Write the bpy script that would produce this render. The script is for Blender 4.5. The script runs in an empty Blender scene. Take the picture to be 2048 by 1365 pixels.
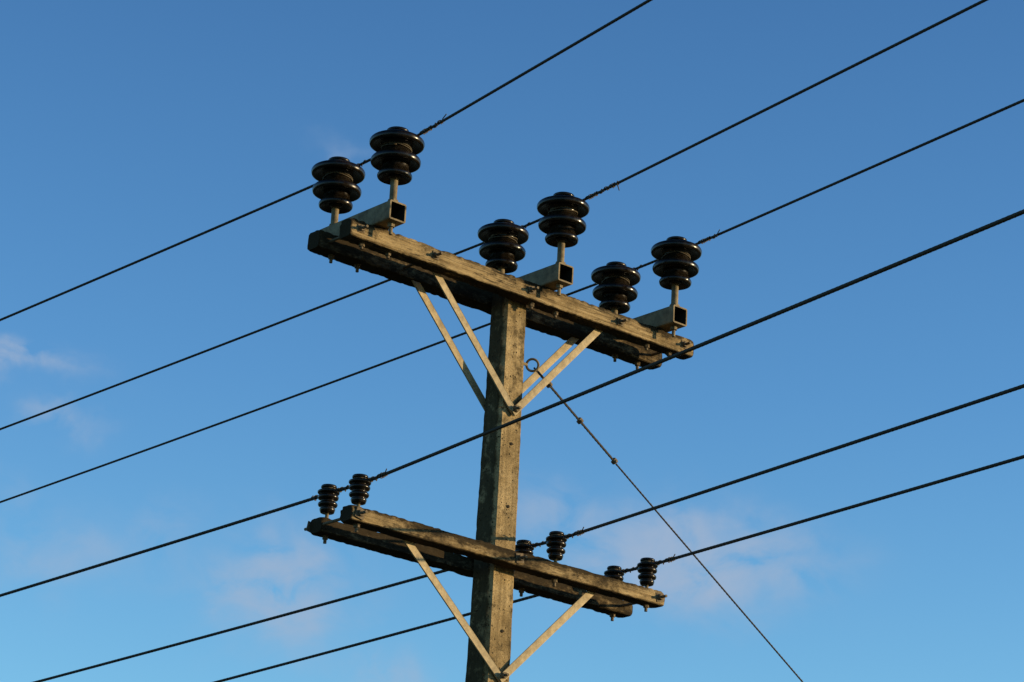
import bpy, bmesh, math, random
from mathutils import Vector, Matrix, noise
random.seed(7)
Z0=6.69
scn=bpy.context.scene
col=scn.collection
scn.view_settings.view_transform='Standard'
scn.view_settings.look='None'
scn.view_settings.exposure=0

# ---------------------------------------------------------------- materials
def new_mat(name):
    m=bpy.data.materials.new(name);m.use_nodes=True
    nt=m.node_tree;b=nt.nodes['Principled BSDF']
    return m,nt,b
def N(nt,t,**k):
    n=nt.nodes.new(t)
    for a,v in k.items(): setattr(n,a,v)
    return n
def ramp(nt,src,stops):
    r=nt.nodes.new('ShaderNodeValToRGB')
    e=r.color_ramp.elements
    while len(e)<len(stops): e.new(.5)
    for q,(p,c) in zip(e,stops):
        q.position=p;q.color=(c[0],c[1],c[2],1) if isinstance(c,tuple) else (c,c,c,1)
    nt.links.new(src,r.inputs[0]);return r
def mix(nt,f,a,b,mode='MIX'):
    m=nt.nodes.new('ShaderNodeMix');m.data_type='RGBA';m.blend_type=mode
    for i,v in ((0,f),(6,a),(7,b)):
        if isinstance(v,bpy.types.NodeSocket): nt.links.new(v,m.inputs[i])
        elif i==0: m.inputs[0].default_value=v
        else: m.inputs[i].default_value=(*v,1)
    return m.outputs[2]
def noise_n(nt,vec,scale,detail=6,rough=.6,mapscale=None):
    if mapscale:
        mp=nt.nodes.new('ShaderNodeMapping');mp.inputs['Scale'].default_value=mapscale
        nt.links.new(vec,mp.inputs[0]);vec=mp.outputs[0]
    n=N(nt,'ShaderNodeTexNoise');n.inputs['Scale'].default_value=scale
    n.inputs['Detail'].default_value=detail;n.inputs['Roughness'].default_value=rough
    nt.links.new(vec,n.inputs['Vector']);return n.outputs['Fac']
def bump(nt,b,h,strength,dist,prev=None):
    bp=nt.nodes.new('ShaderNodeBump');bp.inputs['Strength'].default_value=strength;bp.inputs['Distance'].default_value=dist
    nt.links.new(h,bp.inputs['Height'])
    if prev: nt.links.new(prev.outputs[0],bp.inputs['Normal'])
    nt.links.new(bp.outputs[0],b.inputs['Normal']);return bp

def mat_timber():
    m,nt,b=new_mat('weathered_timber')
    tc=N(nt,'ShaderNodeTexCoord').outputs['Object']
    grain=noise_n(nt,tc,1,8,.65,(2.2,60,70))
    fine=noise_n(nt,tc,1,6,.7,(9,260,260))
    blot=noise_n(nt,tc,5.5,7,.68)
    lich=noise_n(nt,tc,30,8,.78,(.5,1,1))
    base=ramp(nt,grain,[(.3,(.16,.108,.048)),(.45,(.34,.238,.112)),(.6,(.45,.325,.160)),(.8,(.52,.39,.205))]).outputs[0]
    f=ramp(nt,fine,[(.32,.4),(.58,1.0)]).outputs[0]
    c=mix(nt,.8,base,f,'MULTIPLY')
    at=N(nt,'ShaderNodeAttribute');at.attribute_name='grime_shade'  # lichen and rot, plus shade painted into the timber colour
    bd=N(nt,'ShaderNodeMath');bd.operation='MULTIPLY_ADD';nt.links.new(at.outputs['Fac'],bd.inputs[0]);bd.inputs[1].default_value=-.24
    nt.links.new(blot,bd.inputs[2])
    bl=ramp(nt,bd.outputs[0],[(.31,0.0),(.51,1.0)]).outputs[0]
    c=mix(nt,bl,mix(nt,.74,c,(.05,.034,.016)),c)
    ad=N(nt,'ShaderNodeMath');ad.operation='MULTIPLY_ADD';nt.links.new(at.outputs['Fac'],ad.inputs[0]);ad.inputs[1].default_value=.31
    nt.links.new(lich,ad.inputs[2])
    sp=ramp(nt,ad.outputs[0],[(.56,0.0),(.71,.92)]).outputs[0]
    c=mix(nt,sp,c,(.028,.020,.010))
    cr=noise_n(nt,tc,1,3,.5,(1.3,34,30))
    crk=ramp(nt,cr,[(.485,0.0),(.5,1.0),(.515,0.0)]).outputs[0]
    gate=ramp(nt,noise_n(nt,tc,2.3,3,.5),[(.48,0.0),(.56,1.0)]).outputs[0]
    crk=mix(nt,1.0,crk,gate,'MULTIPLY')
    c=mix(nt,crk,c,(.02,.016,.01))
    nt.links.new(c,b.inputs['Base Color']);b.inputs['Roughness'].default_value=.9
    b.inputs['Specular IOR Level'].default_value=.1
    p=bump(nt,b,grain,.6,.007);p=bump(nt,b,lich,.6,.008,p);bump(nt,b,fine,.5,.002,p)
    return m
def mat_concrete():
    m,nt,b=new_mat('aged_concrete')
    tc=N(nt,'ShaderNodeTexCoord').outputs['Object']
    a=noise_n(nt,tc,7,8,.68);s=noise_n(nt,tc,1,6,.62,(24,24,1.6));f=noise_n(nt,tc,120,6,.75);bl=noise_n(nt,tc,16,6,.7)
    base=ramp(nt,a,[(.3,(.20,.138,.062)),(.5,(.37,.265,.128)),(.7,(.48,.355,.185))]).outputs[0]
    c=mix(nt,.65,base,ramp(nt,s,[(.38,.35),(.6,1.0)]).outputs[0],'MULTIPLY')
    c=mix(nt,.85,c,ramp(nt,f,[(.33,.3),(.5,.95),(.72,1.35)]).outputs[0],'MULTIPLY')
    at=N(nt,'ShaderNodeAttribute');at.attribute_name='grime_shade'  # staining, plus painted shade of the left face
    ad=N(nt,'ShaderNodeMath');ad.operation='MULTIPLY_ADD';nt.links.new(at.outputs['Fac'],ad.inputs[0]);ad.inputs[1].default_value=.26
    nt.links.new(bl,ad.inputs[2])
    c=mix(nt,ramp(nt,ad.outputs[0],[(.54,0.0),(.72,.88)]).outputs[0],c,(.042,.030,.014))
    v=N(nt,'ShaderNodeTexVoronoi');v.inputs['Scale'].default_value=44;nt.links.new(tc,v.inputs['Vector'])
    g=noise_n(nt,tc,20,3,.5)
    pit=ramp(nt,v.outputs['Distance'],[(.12,1.0),(.26,0.0)]).outputs[0]
    pg=ramp(nt,g,[(.46,0.0),(.52,1.0)]).outputs[0]
    pit=mix(nt,1.0,pit,pg,'MULTIPLY')
    c=mix(nt,pit,c,(.035,.026,.014))
    nt.links.new(c,b.inputs['Base Color']);b.inputs['Roughness'].default_value=.93
    b.inputs['Specular IOR Level'].default_value=.1
    inv=N(nt,'ShaderNodeInvert');nt.links.new(pit,inv.inputs['Color'])
    p=bump(nt,b,f,.6,.004);p=bump(nt,b,a,.4,.01,p);bump(nt,b,inv.outputs[0],.7,.005,p)
    return m
def mat_metal(name,c1,c2,met,rough,sc=30):
    m,nt,b=new_mat(name)
    tc=N(nt,'ShaderNodeTexCoord').outputs['Object']
    a=noise_n(nt,tc,sc,7,.7)
    c=ramp(nt,a,[(.35,c1),(.65,c2)]).outputs[0]
    nt.links.new(c,b.inputs['Base Color']);b.inputs['Metallic'].default_value=met;b.inputs['Roughness'].default_value=rough
    b.inputs['Specular IOR Level'].default_value=.25
    bump(nt,b,a,.4,.002)
    return m
def mat_ceramic():
    m,nt,b=new_mat('glazed_brown_ceramic')
    tc=N(nt,'ShaderNodeTexCoord').outputs['Object']
    a=noise_n(nt,tc,40,6,.7)
    c=ramp(nt,a,[(.35,(.004,.003,.002)),(.7,(.022,.015,.008))]).outputs[0]
    nt.links.new(c,b.inputs['Base Color'])
    r=ramp(nt,a,[(.35,.10),(.7,.42)]).outputs[0];nt.links.new(r,b.inputs['Roughness'])
    b.inputs['Specular IOR Level'].default_value=.28
    return m
TIM=mat_timber();CON=mat_concrete();CER=mat_ceramic()
GAL=mat_metal('galvanised_steel',(.12,.085,.042),(.27,.205,.11),.05,.7,22)
BRC=mat_metal('galvanised_brace_steel',(.25,.185,.095),(.44,.34,.185),.05,.62)
RUS=mat_metal('rusted_bolt_steel',(.09,.062,.035),(.2,.15,.085),.1,.75,60)
INR=mat_metal('dark_tube_interior',(.012,.009,.005),(.03,.022,.012),.0,.9,60)  # near-black, paints the shade inside the tubes; also on the ferrule plugs
WIR=mat_metal('oxidised_conductor',(.028,.022,.015),(.06,.048,.032),.05,.7,90)
TIE=mat_metal('tie_wire',(.06,.047,.028),(.13,.10,.06),.1,.65,90)

# ---------------------------------------------------------------- helpers
pole_root=bpy.data.objects.new('utility_pole',None);col.objects.link(pole_root)
def add(name,bm,mat,parent=pole_root,smooth=None):
    me=bpy.data.meshes.new(name);
    bmesh.ops.recalc_face_normals(bm,faces=bm.faces)
    bm.to_mesh(me);bm.free()
    me.materials.append(mat)
    o=bpy.data.objects.new(name,me);col.objects.link(o)
    if parent: o.parent=parent
    if smooth is not None:
        for p in me.polygons:p.use_smooth=True
        if smooth<3: me.set_sharp_from_angle(angle=smooth)
    return o
def lathe(bm,prof,c,n=40):
    rings=[]
    for r,z in prof:
        if r<1e-6:
            rings.append([bm.verts.new((c[0],c[1],c[2]+z))])
        else:
            rings.append([bm.verts.new((c[0]+r*math.cos(2*math.pi*i/n),c[1]+r*math.sin(2*math.pi*i/n),c[2]+z)) for i in range(n)])
    for a,b in zip(rings,rings[1:]):
        for i in range(n):
            j=(i+1)%n
            if len(a)==1 and len(b)==1: continue
            if len(a)==1: bm.faces.new((a[0],b[i],b[j]))
            elif len(b)==1: bm.faces.new((a[i],a[j],b[0]))
            else: bm.faces.new((a[i],a[j],b[j],b[i]))
def sweep(bm,pts,radius,n=10,lobes=0,lobe_amp=.0,pitch=.2,cap=True):
    """round (or stranded) cable along a list of points"""
    up=Vector((0,0,1));dist=0;prev=None
    for k,p in enumerate(pts):
        p=Vector(p)
        if k>0: dist+=(p-Vector(pts[k-1])).length
        d=(Vector(pts[min(k+1,len(pts)-1)])-Vector(pts[max(k-1,0)])).normalized()
        if k==0:
            s=d.cross(up)
            if s.length<.1: s=d.cross(Vector((1,0,0)))
            s.normalize()
        else:
            s=(s-d*s.dot(d)).normalized()
        u=s.cross(d)
        tw=2*math.pi*dist/pitch if lobes else 0
        ring=[]
        for i in range(n):
            a=2*math.pi*i/n
            rr=radius
            if lobes: rr*=1-lobe_amp*(.5+.5*math.cos(lobes*a))
            ring.append(bm.verts.new(p+(s*math.cos(a+tw)+u*math.sin(a+tw))*rr))
        if prev:
            for i in range(n):
                bm.faces.new((prev[i],prev[(i+1)%n],ring[(i+1)%n],ring[i]))
        elif cap: bm.faces.new(ring)
        prev=ring
    if cap: bm.faces.new(prev)
def boxat(bm,c,size,rot=None,bev=0):
    r=bmesh.ops.create_cube(bm,size=1)
    vs=r['verts']
    for v in vs:
        p=Vector((v.co.x*size[0],v.co.y*size[1],v.co.z*size[2]))
        if rot: p=rot@p
        v.co=p+Vector(c)
    if bev:
        es=list({e for v in vs for e in v.link_edges})
        bmesh.ops.bevel(bm,geom=es,offset=bev,segments=2,profile=.6,affect='EDGES')
def prism(bm,c,r,h,n=6,axis=Vector((0,0,1)),ph=0.0):
    q=Vector((0,0,1)).rotation_difference(axis)
    A=[];B=[]
    for i in range(n):
        a=2*math.pi*i/n+ph
        v=Vector((r*math.cos(a),r*math.sin(a),0))
        A.append(bm.verts.new(Vector(c)+q@(v+Vector((0,0,-h/2)))));B.append(bm.verts.new(Vector(c)+q@(v+Vector((0,0,h/2)))))
    for i in range(n):
        j=(i+1)%n;bm.faces.new((A[i],A[j],B[j],B[i]))
    bm.faces.new(A);bm.faces.new(B)

# ---------------------------------------------------------------- timber crossarm
XU=(-1.0065,.1313,.9721)
def beam(name,xa,xb,y0,y1,z0,z1,seed,chip=.5,spots=(),darken=0.0):
    bm=bmesh.new();n=260;ch=.006
    prof=[]
    yc,zc=(y0+y1)/2,(z0+z1)/2
    def side(a,b,k):
        return [(a[0]+(b[0]-a[0])*i/k,a[1]+(b[1]-a[1])*i/k) for i in range(k)]
    P=[(y0+ch,z0),(y1-ch,z0),(y1,z0+ch),(y1,z1-ch),(y1-ch,z1),(y0+ch,z1),(y0,z1-ch),(y0,z0+ch)]
    for i in range(8):
        prof+=side(P[i],P[(i+1)%8],7 if i%2==0 else 1)
    prev=None;grime_shade=[]
    for k in range(n+1):
        t=k/n;x=xa+(xb-xa)*t
        ring=[]
        for (y,z) in prof:
            ez=min(abs(z-z0),abs(z-z1));ey=min(abs(y-y0),abs(y-y1))
            edge=max(0,1-(ez+ey)/.02)
            top=1 if z>zc else .45
            nz=noise.noise(Vector((x*9+seed,y*30,z*30)))
            nf=noise.noise(Vector((x*38+seed,y*60,z*60)))
            wear=edge*(max(0,nz)*.018+max(0,nf)*.012)*top*chip*2
            ee=min(t,1-t)*(xb-xa)
            wear+=edge*max(0,.02-ee)*.35
            if ee<.004: wear+=.002
            dy,dz=yc-y,zc-z;L=math.hypot(dy,dz)
            bow=.003*math.sin(x*2.3+seed)
            j=.0012*nf
            ring.append(bm.verts.new((x+(.004*nf if ee<.001 else 0),y+dy/L*(wear+j)+bow,z+dz/L*(wear+j)+Z0+.5*bow)))
            hz=(z-z0)/(z1-z0)
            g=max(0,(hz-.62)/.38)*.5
            if ee<.004: g+=.6  # end faces darkened to paint in their shade
            if z<z0+.001: g+=.75  # underside shade painted into the colour
            if y>y1-.001: g+=.5  # back face toned darker
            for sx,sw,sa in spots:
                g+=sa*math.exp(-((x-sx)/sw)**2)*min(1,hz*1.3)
            g+=.4*noise.noise(Vector((x*2.5+seed*3,0,0)))+darken  # random blotches, then an even darker tone; paints shade on rear arms
            grime_shade.append(max(0,min(1,g)))
        if prev:
            m=len(ring)
            for i in range(m): bm.faces.new((prev[i],prev[(i+1)%m],ring[(i+1)%m],ring[i]))
        else: bm.faces.new(ring)
        prev=ring
    bm.faces.new(prev)
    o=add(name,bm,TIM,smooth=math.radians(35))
    at=o.data.attributes.new('grime_shade','FLOAT','POINT');at.data.foreach_set('value',grime_shade)
    return o
H=1.453
sp=[(x-.06,.12,.65) for x in XU]
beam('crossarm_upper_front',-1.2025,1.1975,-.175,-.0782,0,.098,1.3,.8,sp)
beam('crossarm_upper_rear',-1.2097,1.2035,.0782,.175,0,.098,5.1,.7,[(-1.1,.15,.8),(0,.3,.4)],.5)  # spots and even darkening paint the shade on this rear arm
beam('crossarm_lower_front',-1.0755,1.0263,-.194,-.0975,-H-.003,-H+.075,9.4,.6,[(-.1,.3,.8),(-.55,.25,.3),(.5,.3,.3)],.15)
beam('crossarm_lower_rear',-1.042,1.0646,.0975,.194,-H-.003,-H+.075,14.2,.6,[(-.9,.3,.7),(-.2,.3,.6)],.5)  # rear arm again toned down, its shade put into the colour

# ---------------------------------------------------------------- concrete shaft
bm=bmesh.new();prev=None;n=330;grime_shade=[]
for k in range(n+1):
    z=.06-(6.69+.06+.5)*k/n
    a=-z/2.4
    w=.0822+.0086*a;d=.0659+.0233*a;cx=-.0046*a;c=.021
    P=[(-w+c,-d),(w-c,-d),(w,-d+c),(w,d-c),(w-c,d),(-w+c,d),(-w,d-c),(-w,-d+c)]
    prof=[]
    for i in range(8):
        A,B=P[i],P[(i+1)%8];kk=6 if i%2==0 else 2
        prof+=[(A[0]+(B[0]-A[0])*q/kk,A[1]+(B[1]-A[1])*q/kk) for q in range(kk)]
    ring=[]
    for x,y in prof:
        nn=noise.noise(Vector((x*20,y*20,z*9)))*.0022+noise.noise(Vector((x*70,y*70,z*40)))*.002
        L=math.hypot(x,y);ring.append(bm.verts.new((cx+x+x/L*nn,y+y/L*nn,z+Z0)))
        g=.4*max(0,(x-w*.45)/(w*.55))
        if x<-w+.001: g=.95  # left face darkened, its shade painted into the concrete colour
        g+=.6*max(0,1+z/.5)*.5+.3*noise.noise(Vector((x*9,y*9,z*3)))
        grime_shade.append(max(0,min(1,g)))
    if prev:
        m=len(ring)
        for i in range(m): bm.faces.new((prev[i],prev[(i+1)%m],ring[(i+1)%m],ring[i]))
    else: bm.faces.new(ring)
    prev=ring
bm.faces.new(prev)
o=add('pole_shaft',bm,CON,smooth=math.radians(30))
at=o.data.attributes.new('grime_shade','FLOAT','POINT');at.data.foreach_set('value',grime_shade)
# cast-in ferrules in the pole face
bm=bmesh.new()
for z in (-.78,-1.12,-1.78):
    d=.0659+.0233*(-z/2.4)
    prism(bm,(0.004,-d-.0012,z+Z0),.0085,.006,14,Vector((0,-1,0)))
add('ferrule_plugs',bm,INR)

# ---------------------------------------------------------------- bolts
bmB=bmesh.new()
def face_bolt(x,y,z,s=.042,rod=.035,sgn=-1):
    ax=Vector((0,sgn,0));ang=random.uniform(-.25,.25)
    boxat(bmB,(x,y+sgn*.0035,z+Z0),(s,.006,s),Matrix.Rotation(ang,3,'Y'),.001)
    prism(bmB,(x,y+sgn*.014,z+Z0),.017,.015,6,ax,random.random())
    prism(bmB,(x,y+sgn*(.02+rod/2),z+Z0),.0075,rod,10,ax)
for x in (-1.14,-.655,0,.64,1.12): 
    face_bolt(x,-.175,.05);face_bolt(x,.175,.05,sgn=1)
    prism(bmB,(x,0,.05+Z0),.0078,.30,10,Vector((0,1,0)))
for x,s in ((-1.03,.052),(0,.05),(.985,.05)):
    face_bolt(x,-.194,-H+.036,s);face_bolt(x,.194,-H+.036,s,sgn=1)
    prism(bmB,(x,0,-H+.036+Z0),.0078,.36,10,Vector((0,1,0)))
def under(x,y,z,l=.03,r=.0085):
    prism(bmB,(x,y,z-.002+Z0),.018,.006,16)
    prism(bmB,(x,y,z-.012+Z0),.0155,.014,6,Vector((0,0,1)),random.random())
    prism(bmB,(x,y,z-l/2+Z0),r,l,10)
for x in XU:
    for dx in (-.085,.085):
        under(x+dx,-.127,0,.032);under(x+dx,.127,0,.04)
XLF=(-1.006,.2855,.936);XLR=(-.978,.3135,.964)
for x in XLF: under(x,-.146,-H-.003,.04)
for x in XLR: under(x,.146,-H-.003,.04)
add('bolts',bmB,RUS,smooth=math.radians(35))

# ---------------------------------------------------------------- square steel tubes
bm=bmesh.new();inner=[]
for x in XU:
    hw,z0,z1,th,r=.0525,.1005,.2035,.0085,.010
    def rr(hw,a,b,r):
        out=[]
        for cx,cz,s in ((hw-r,b-r,0),(-hw+r,b-r,1),(-hw+r,a+r,2),(hw-r,a+r,3)):
            for i in range(5):
                an=math.pi/2*(s+i/4);out.append((cx+r*math.cos(an),cz+r*math.sin(an)))
        return out
    O=rr(hw,z0,z1,r);I=rr(hw-th,z0+th,z1-th,.004)
    ys=(-.2967,.2967);R={}
    for nm,pr in(('O',O),('I',I)):
        for y in ys: R[nm,y]=[bm.verts.new((x+a,y,b+Z0)) for a,b in pr]
    m=len(O)
    for i in range(m):
        j=(i+1)%m
        bm.faces.new((R['O',ys[0]][i],R['O',ys[0]][j],R['O',ys[1]][j],R['O',ys[1]][i]))
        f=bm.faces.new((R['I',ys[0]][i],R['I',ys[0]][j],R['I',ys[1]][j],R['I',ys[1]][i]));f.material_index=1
        for y in ys: bm.faces.new((R['O',y][i],R['O',y][j],R['I',y][j],R['I',y][i]))
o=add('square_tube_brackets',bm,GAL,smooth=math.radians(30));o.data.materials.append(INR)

# ---------------------------------------------------------------- insulators
HV=[(0,.350),(.03,.350),(.036,.366),(.064,.352),(.078,.343),(.086,.346),(.0895,.356),(.088,.366),(.078,.382),(.070,.395),(.069,.415),
    (.074,.436),(.098,.428),(.115,.421),(.125,.424),(.1285,.434),(.128,.445),(.120,.457),(.100,.470),(.080,.484),(.073,.500),(.073,.515),
    (.084,.535),(.112,.527),(.128,.522),(.138,.526),(.1415,.537),(.140,.549),(.130,.560),(.105,.568),(.080,.572),(.058,.574),(.050,.577),(.047,.585),(.050,.592),
    (.057,.597),(.059,.604),(.055,.612),(.040,.616),(.036,.612),(0,.611)]
LV=[(0,-.142),(.030,-.142),(.036,-.136),(.040,-.122),(.036,-.116),(.038,-.111),(.046,-.107),(.050,-.098),(.047,-.090),(.038,-.084),(.036,-.079),(.040,-.075),(.049,-.071),
    (.053,-.062),(.050,-.053),(.040,-.048),(.038,-.045),(.044,-.043),(.053,-.041),(.056,-.033),(.052,-.027),(.034,-.025),(.0295,-.020),(.034,-.016),(.040,-.011),(.039,-.002),(.030,.003),(0,.004)]
def smooth_prof(p,k=3):
    out=[]
    for i in range(len(p)-1):
        p0=p[max(i-1,0)];p1=p[i];p2=p[i+1];p3=p[min(i+2,len(p)-1)]
        for q in range(k):
            t=q/k
            f=lambda a,b,c,d:.5*((2*b)+(-a+c)*t+(2*a-5*b+4*c-d)*t*t+(-a+3*b-3*c+d)*t**3)
            out.append((max(0.0005,f(p0[0],p1[0],p2[0],p3[0])),f(p0[1],p1[1],p2[1],p3[1])))
    out[0]=p[0];out.append(p[-1]);return out
HVs=smooth_prof(HV);LVs=smooth_prof(LV,2)
bmS=bmesh.new();bmT=bmesh.new()
def tieloop(c,r,w,turns=2,tilt=0.02,seed=0):
    pts=[]
    for i in range(int(turns*28)+1):
        a=2*math.pi*i/28+seed
        pts.append((c[0]+r*math.cos(a),c[1]+r*math.sin(a),c[2]+tilt*math.sin(a*1.3+seed)+(i/28-turns/2)*w*1.6))
    sweep(bmT,pts,w,6)
for i,x in enumerate(XU):
    for y,dz,nm in ((-.2477,0,'front'),(.2427,-.0207,'rear')):
        bm=bmesh.new();lathe(bm,HVs,(x,y,Z0+dz),48)
        add('hv_insulator_%s_%d'%(nm,i+1),bm,CER,smooth=4)
        prism(bmS,(x,y,Z0+.28),.0195,.16,16)
        prism(bmS,(x,y,Z0+.207),.032,.007,16);prism(bmS,(x,y,Z0+.217),.029,.016,6)
        prism(bmS,(x,y,Z0+.0985),.022,.005,16);prism(bmS,(x,y,Z0+.088),.020,.018,6);prism(bmS,(x,y,Z0+.065),.010,.05,10)
        tieloop((x,y,Z0+.585+dz),.052,.0035,3,.001,i)
        tieloop((x,y,Z0+.508+dz),.077,.0028,2,.009,i*2.1+y*9)
for i in range(3):
    for x,y,zt,nm in ((XLF[i],-.146,-1.2106,'front'),(XLR[i],.146,-1.199,'rear')):
        bm=bmesh.new();lathe(bm,LVs,(x,y,Z0+zt),36)
        add('lv_insulator_%s_%d'%(nm,i+1),bm,CER,smooth=4)
        prism(bmS,(x,y,Z0+(zt-.14-H+.07)/2),.0095,(zt-.14+H-.07)+.01,12)
        prism(bmS,(x,y,Z0-H+.078),.02,.006,16)
        tieloop((x,y,Z0+zt-.020),.033,.003,3,.001,i)
add('insulator_pins',bmS,GAL,smooth=math.radians(35))

# ---------------------------------------------------------------- V braces
bm=bmesh.new()
def bar(a,b,w=.04,t=.007,y=0):
    a=Vector((a[0],y,a[1]+Z0));b=Vector((b[0],y,b[1]+Z0));d=b-a
    ang=-math.atan2(d.z,d.x)
    boxat(bm,(a+b)/2,(d.length,t,w),Matrix.Rotation(ang,3,'Y'),.001)
def brace(y,v,l,r,s):
    bar((v[0]+.012,v[1]-.018),(l[0]-.03,l[1]+.05),y=y)
    bar((v[0]-.012,v[1]-.018),(r[0]+.03,r[1]+.05),y=y+s*.0085)
brace(-.0722-.0035-.0105,(0,-.60),(-.587,0),(.575,0),-1)
brace(.0722+.0035+.0105,(0,-.60),(-.587,0),(.575,0),1)
brace(-.0855-.0135,(0,-2.02),(-.68,-H),(.605,-H),-1)
add('v_braces',bm,BRC,smooth=math.radians(30))
bmB=bmesh.new()
face_bolt(0,-.099,-.595,.03,.02);face_bolt(0,.099,-.595,.03,.02,1);face_bolt(0,-.115,-2.015,.03,.02)
add('brace_bolts',bmB,RUS,smooth=math.radians(35))

# ---------------------------------------------------------------- conductors
def helix_wrap(path_fn,t0,t1,rad,tw=.0028,pitch=.034,tail=None):
    pts=[];n=int((t1-t0)/pitch*12)
    for i in range(n+1):
        t=t0+(t1-t0)*i/n
        p=path_fn(t);d=(path_fn(t+.01)-path_fn(t-.01)).normalized()
        s=d.cross(Vector((0,0,1))).normalized();u=s.cross(d)
        a=2*math.pi*(t-t0)/pitch*(1+.25*math.sin(t*37))
        rr=rad+tw+.0015*math.sin(t*91)
        pts.append(p+(s*math.cos(a)+u*math.sin(a))*rr)
    if tail:
        last=pts[-1]
        for q in range(1,6): pts.append(last+Vector(tail)*q/5)
    sweep(bmT,pts,tw,6)
def span(x0,y0,z0,psi,sgn,s,k):
    h=Vector((math.sin(psi),sgn*math.cos(psi),0))
    def f(t): return Vector((x0,y0,z0+Z0))+h*t+Vector((0,0,s*t+k*t*t))
    return f
def wire(i,A,B,psR,sR,kR,psL,sL,kL,r,tails):
    fR=span(*A,psR,-1,sR,kR);fL=span(*B,psL,1,sL,kL)
    ts=[.015*j for j in range(1,900)]+[13.5+.5*j for j in range(0,60)]
    pts=[fL(t) for t in reversed(ts)]
    a=Vector((B[0],B[1],B[2]+Z0));b=Vector((A[0],A[1],A[2]+Z0));m=int((b-a).length/.015)
    pts+=[a+(b-a)*q/m for q in range(m+1)]
    pts+=[fR(t) for t in ts]
    bm=bmesh.new();sweep(bm,pts,r,12,6,.06,.17)
    add('power_line' if i==0 else 'power_line.%03d'%i,bm,WIR,None,smooth=4)
    g=(lambda t:a+(b-a)*t/(b-a).length)
    L=(b-a).length
    helix_wrap(fR,.03,tails[0],r,tail=tails[1]);helix_wrap(fL,.03,tails[2],r)
    helix_wrap(g,.03,.13,r);helix_wrap(g,L-.13,L-.03,r)
OX=.078
tU=[(.34,(-.01,-.04,.01),.12),(.42,(.015,-.005,-.04),.12),(.30,(-.02,-.04,.01),.12)]
sRU=(-.0303,-.0303,-.035);sLU=(-.076,-.076,-.083)
sRL=(-.0213,-.0243,-.030);sLL=(-.0635,-.0653,-.0745)
for i,x in enumerate(XU):
    wire(i,(x+OX,-.2477,.584),(x+OX,.2427,.5665),-.1488,sRU[i],.0006,-.1116,sLU[i],.0015,.0076,tU[i])
for i in range(3):
    wire(i+3,(XLF[i]+.04,-.146,-1.2306),(XLR[i]+.04,.146,-1.2190),-.1488,sRL[i],.0006,-.1116,sLL[i],.0013,.0088,(.20,(-.01,-.02,.008),.16))
add('tie_wires',bmT,TIE,smooth=4)

# ---------------------------------------------------------------- guy wire
guy=bpy.data.objects.new('guy_wire',None);col.objects.link(guy)
bm=bmesh.new()
E=Vector((.150,-.04,-.298+Z0))
pts=[]
vd=Vector((.62,.74,.25)).normalized()
s_=Vector((.766,-.64,0));u_=s_.cross(vd).normalized()
for i in range(34):
    a=2*math.pi*i/32
    pts.append(E+(s_*math.cos(a)+u_*math.sin(a))*.032)
sweep(bm,pts,.0068,8)
sweep(bm,[Vector((.0,-.03,-.298+Z0)),E-s_*.03],.0085,10)
add('eye_bolt',bm,GAL,guy,smooth=4)
m_=.615
def gf(t): return E+Vector((.012,0,-.012))+Vector((t,0,-m_*t-.012*t+.0012*t*t))
L=10.3
bm=bmesh.new()
sweep(bm,[gf(.02*j) for j in range(int(L/.02))],.0055,10,5,.1,.12)
off=Vector((.006,.006,.009))
sweep(bm,[gf(.01*j)+off*math.sin(min(1,j/4)*1.57) for j in range(0,60)],.0045,8,5,.25,.12)
add('guy_strand',bm,WIR,guy,smooth=4)
bm=bmesh.new()
for t in (.11,.34,.60):
    c=gf(t)+off*.5;d=(gf(t+.01)-gf(t)).normalized();q=Vector((1,0,0)).rotation_difference(d).to_matrix()
    boxat(bm,c,(.022,.022,.03),q,.003)
    prism(bm,c+q@Vector((.0,.012,.012)),.009,.022,6,q@Vector((0,0,1)));prism(bm,c+q@Vector((.0,-.012,-.008)),.008,.03,6,q@Vector((0,1,0)))
add('wire_rope_clamps',bm,RUS,guy,smooth=math.radians(30))
bm=bmesh.new();e=gf(L-.1)
sweep(bm,[e+Vector((-.3,0,.19)),e+Vector((.35,0,-.22))],.012,8)
add('anchor_rod',bm,GAL,guy,smooth=4)

# ---------------------------------------------------------------- ground
bm=bmesh.new();bmesh.ops.create_circle(bm,cap_ends=True,segments=96,radius=4000)
m,nt,b=new_mat('grass_ground')
tc=N(nt,'ShaderNodeTexCoord').outputs['Object']
a=noise_n(nt,tc,.35,10,.7)
nt.links.new(ramp(nt,a,[(.35,(.035,.042,.015)),(.65,(.07,.07,.028))]).outputs[0],b.inputs['Base Color']);b.inputs['Roughness'].default_value=.95
bump(nt,b,noise_n(nt,tc,20,6,.7),.6,.03)
add('ground',bm,m,None)

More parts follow.
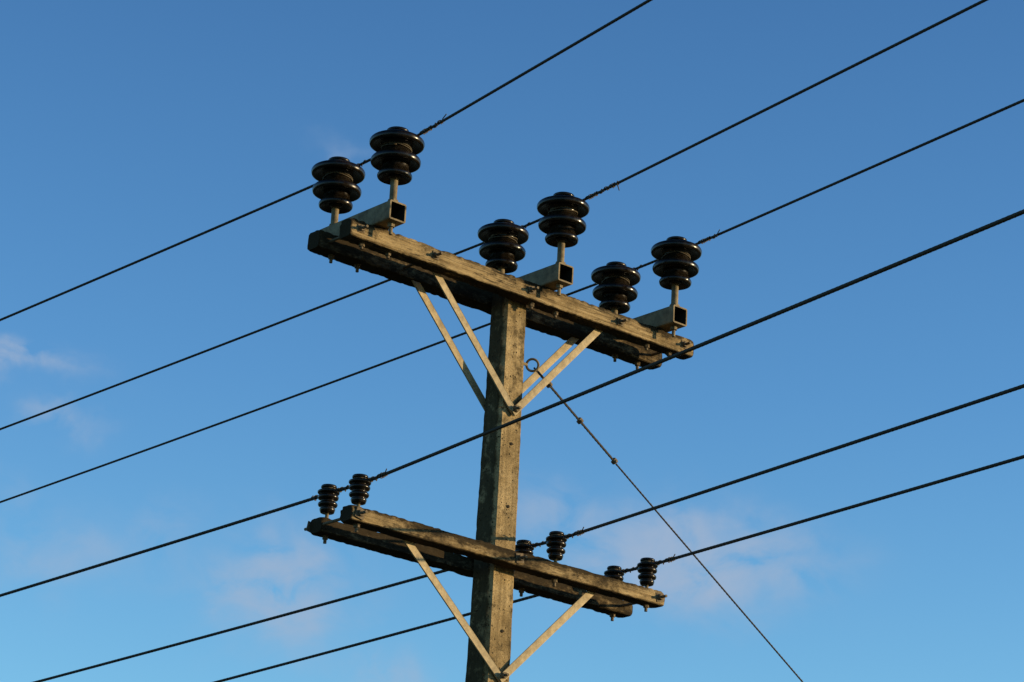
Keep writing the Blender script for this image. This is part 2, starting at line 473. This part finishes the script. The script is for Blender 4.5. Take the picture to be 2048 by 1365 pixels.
# ---------------------------------------------------------------- sun + sky
SEL=math.radians(8);SD=Vector((.72,-.69,0)).normalized()
sd=Vector((SD.x*math.cos(SEL),SD.y*math.cos(SEL),math.sin(SEL)))
sl=bpy.data.lights.new('sun','SUN');sl.energy=5.0;sl.angle=math.radians(.5);sl.color=(1,.76,.44)
so=bpy.data.objects.new('sun',sl);col.objects.link(so);so.rotation_euler=sd.to_track_quat('Z','Y').to_euler();so.location=(20,-15,12)
w=bpy.data.worlds.new('World');scn.world=w;w.use_nodes=True
nt=w.node_tree;bg=nt.nodes['Background'];bg.inputs['Strength'].default_value=.1
sky=N(nt,'ShaderNodeTexSky');sky.sky_type='NISHITA';sky.sun_disc=False
sky.sun_elevation=SEL;sky.sun_rotation=math.atan2(SD.x,SD.y)
sky.air_density=1.0;sky.dust_density=.3;sky.ozone_density=2.0
def M(op,a,b=None,c=None):
    n=nt.nodes.new('ShaderNodeMath');n.operation=op
    for i,v in enumerate((a,b,c)):
        if v is None: continue
        if isinstance(v,bpy.types.NodeSocket): nt.links.new(v,n.inputs[i])
        else: n.inputs[i].default_value=v
    return n.outputs[0]
tc=N(nt,'ShaderNodeTexCoord').outputs['Generated']
sep=N(nt,'ShaderNodeSeparateXYZ');nt.links.new(tc,sep.inputs[0])
az=M('ARCTAN2',sep.outputs[0],sep.outputs[1]);el=M('ARCSINE',sep.outputs[2])
# elevation tint on the sky, dimmed overhead and at the horizon to cut fill
tint=ramp(nt,el,[(.0,(.8,1.0,1.2)),(.17,(1.65,2.5,2.9)),(.33,(1.18,1.97,2.66)),(.50,(.90,1.55,2.25)),(.85,(.35,.62,.95))]).outputs[0]
skyc=mix(nt,1.0,sky.outputs[0],tint,'MULTIPLY')
cmb=N(nt,'ShaderNodeCombineXYZ');nt.links.new(az,cmb.inputs[0]);nt.links.new(el,cmb.inputs[1])
warp=N(nt,'ShaderNodeTexNoise');warp.inputs['Scale'].default_value=45;warp.inputs['Detail'].default_value=5
nt.links.new(cmb.outputs[0],warp.inputs['Vector'])
sw=N(nt,'ShaderNodeSeparateColor');nt.links.new(warp.outputs['Color'],sw.inputs[0])
az2=M('ADD',az,M('MULTIPLY',M('SUBTRACT',sw.outputs[0],.5),.035));el2=M('ADD',el,M('MULTIPLY',M('SUBTRACT',sw.outputs[1],.5),.03))
tot=None
for a0,e0,sa,se,am in ((.6138,.250,.022,.017,2.1),(.766,.269,.038,.014,3.0),(.500,.3225,.024,.0055,2.2),(.5245,.303,.012,.005,1.2),(.526,.255,.028,.013,.6),(.715,.283,.018,.010,.7),(.6233,.412,.014,.004,.25),(.6554,.219,.014,.009,1.2),(.565,.264,.018,.010,.35),(.50,.275,.02,.006,.5)):
    dx=M('DIVIDE',M('SUBTRACT',az2,a0),sa);dy=M('DIVIDE',M('SUBTRACT',el2,e0),se)
    d2=M('ADD',M('MULTIPLY',dx,dx),M('MULTIPLY',dy,dy))
    g=M('MULTIPLY',M('EXPONENT',M('MULTIPLY',d2,-1.1)),am)
    tot=g if tot is None else M('ADD',tot,g)
fb=N(nt,'ShaderNodeTexNoise');fb.inputs['Scale'].default_value=38;fb.inputs['Detail'].default_value=9;fb.inputs['Roughness'].default_value=.55;fb.inputs['Distortion'].default_value=.4
mp=N(nt,'ShaderNodeMapping');mp.inputs['Scale'].default_value=(1,1.5,1);nt.links.new(cmb.outputs[0],mp.inputs[0]);nt.links.new(mp.outputs[0],fb.inputs['Vector'])
mr=N(nt,'ShaderNodeMapRange');mr.inputs['From Min'].default_value=.35;mr.inputs['From Max'].default_value=.68;nt.links.new(fb.outputs['Fac'],mr.inputs[0])
fac=M('MULTIPLY',tot,mr.outputs[0])
# soft shoulder so the clouds stay translucent
fac=M('MULTIPLY',M('SUBTRACT',1.0,M('EXPONENT',M('MULTIPLY',fac,-1.3))),.85)
mx=N(nt,'ShaderNodeMix');mx.data_type='RGBA'
nt.links.new(fac,mx.inputs[0]);nt.links.new(skyc,mx.inputs[6]);mx.inputs[7].default_value=(3.7,4.6,6.1,1)
nt.links.new(mx.outputs[2],bg.inputs['Color'])

# ---------------------------------------------------------------- camera
th,ph,ro=.6942,.3456,.0555
F=Vector((math.sin(th)*math.cos(ph),math.cos(th)*math.cos(ph),math.sin(ph)))
R0=Vector((math.cos(th),-math.sin(th),0));U0=R0.cross(F)
R=R0*math.cos(ro)+U0*math.sin(ro);U=-R0*math.sin(ro)+U0*math.cos(ro)
cd=bpy.data.cameras.new('camera');cam=bpy.data.objects.new('camera',cd);col.objects.link(cam)
mw=Matrix((R,U,-F)).transposed().to_4x4();mw.translation=Vector((-8.6826,-10.4704,-5.0898+Z0));cam.matrix_world=mw
cd.sensor_width=36;cd.lens=math.exp(8.6060)/2048*36;cd.clip_start=.1;cd.clip_end=10000
scn.camera=cam
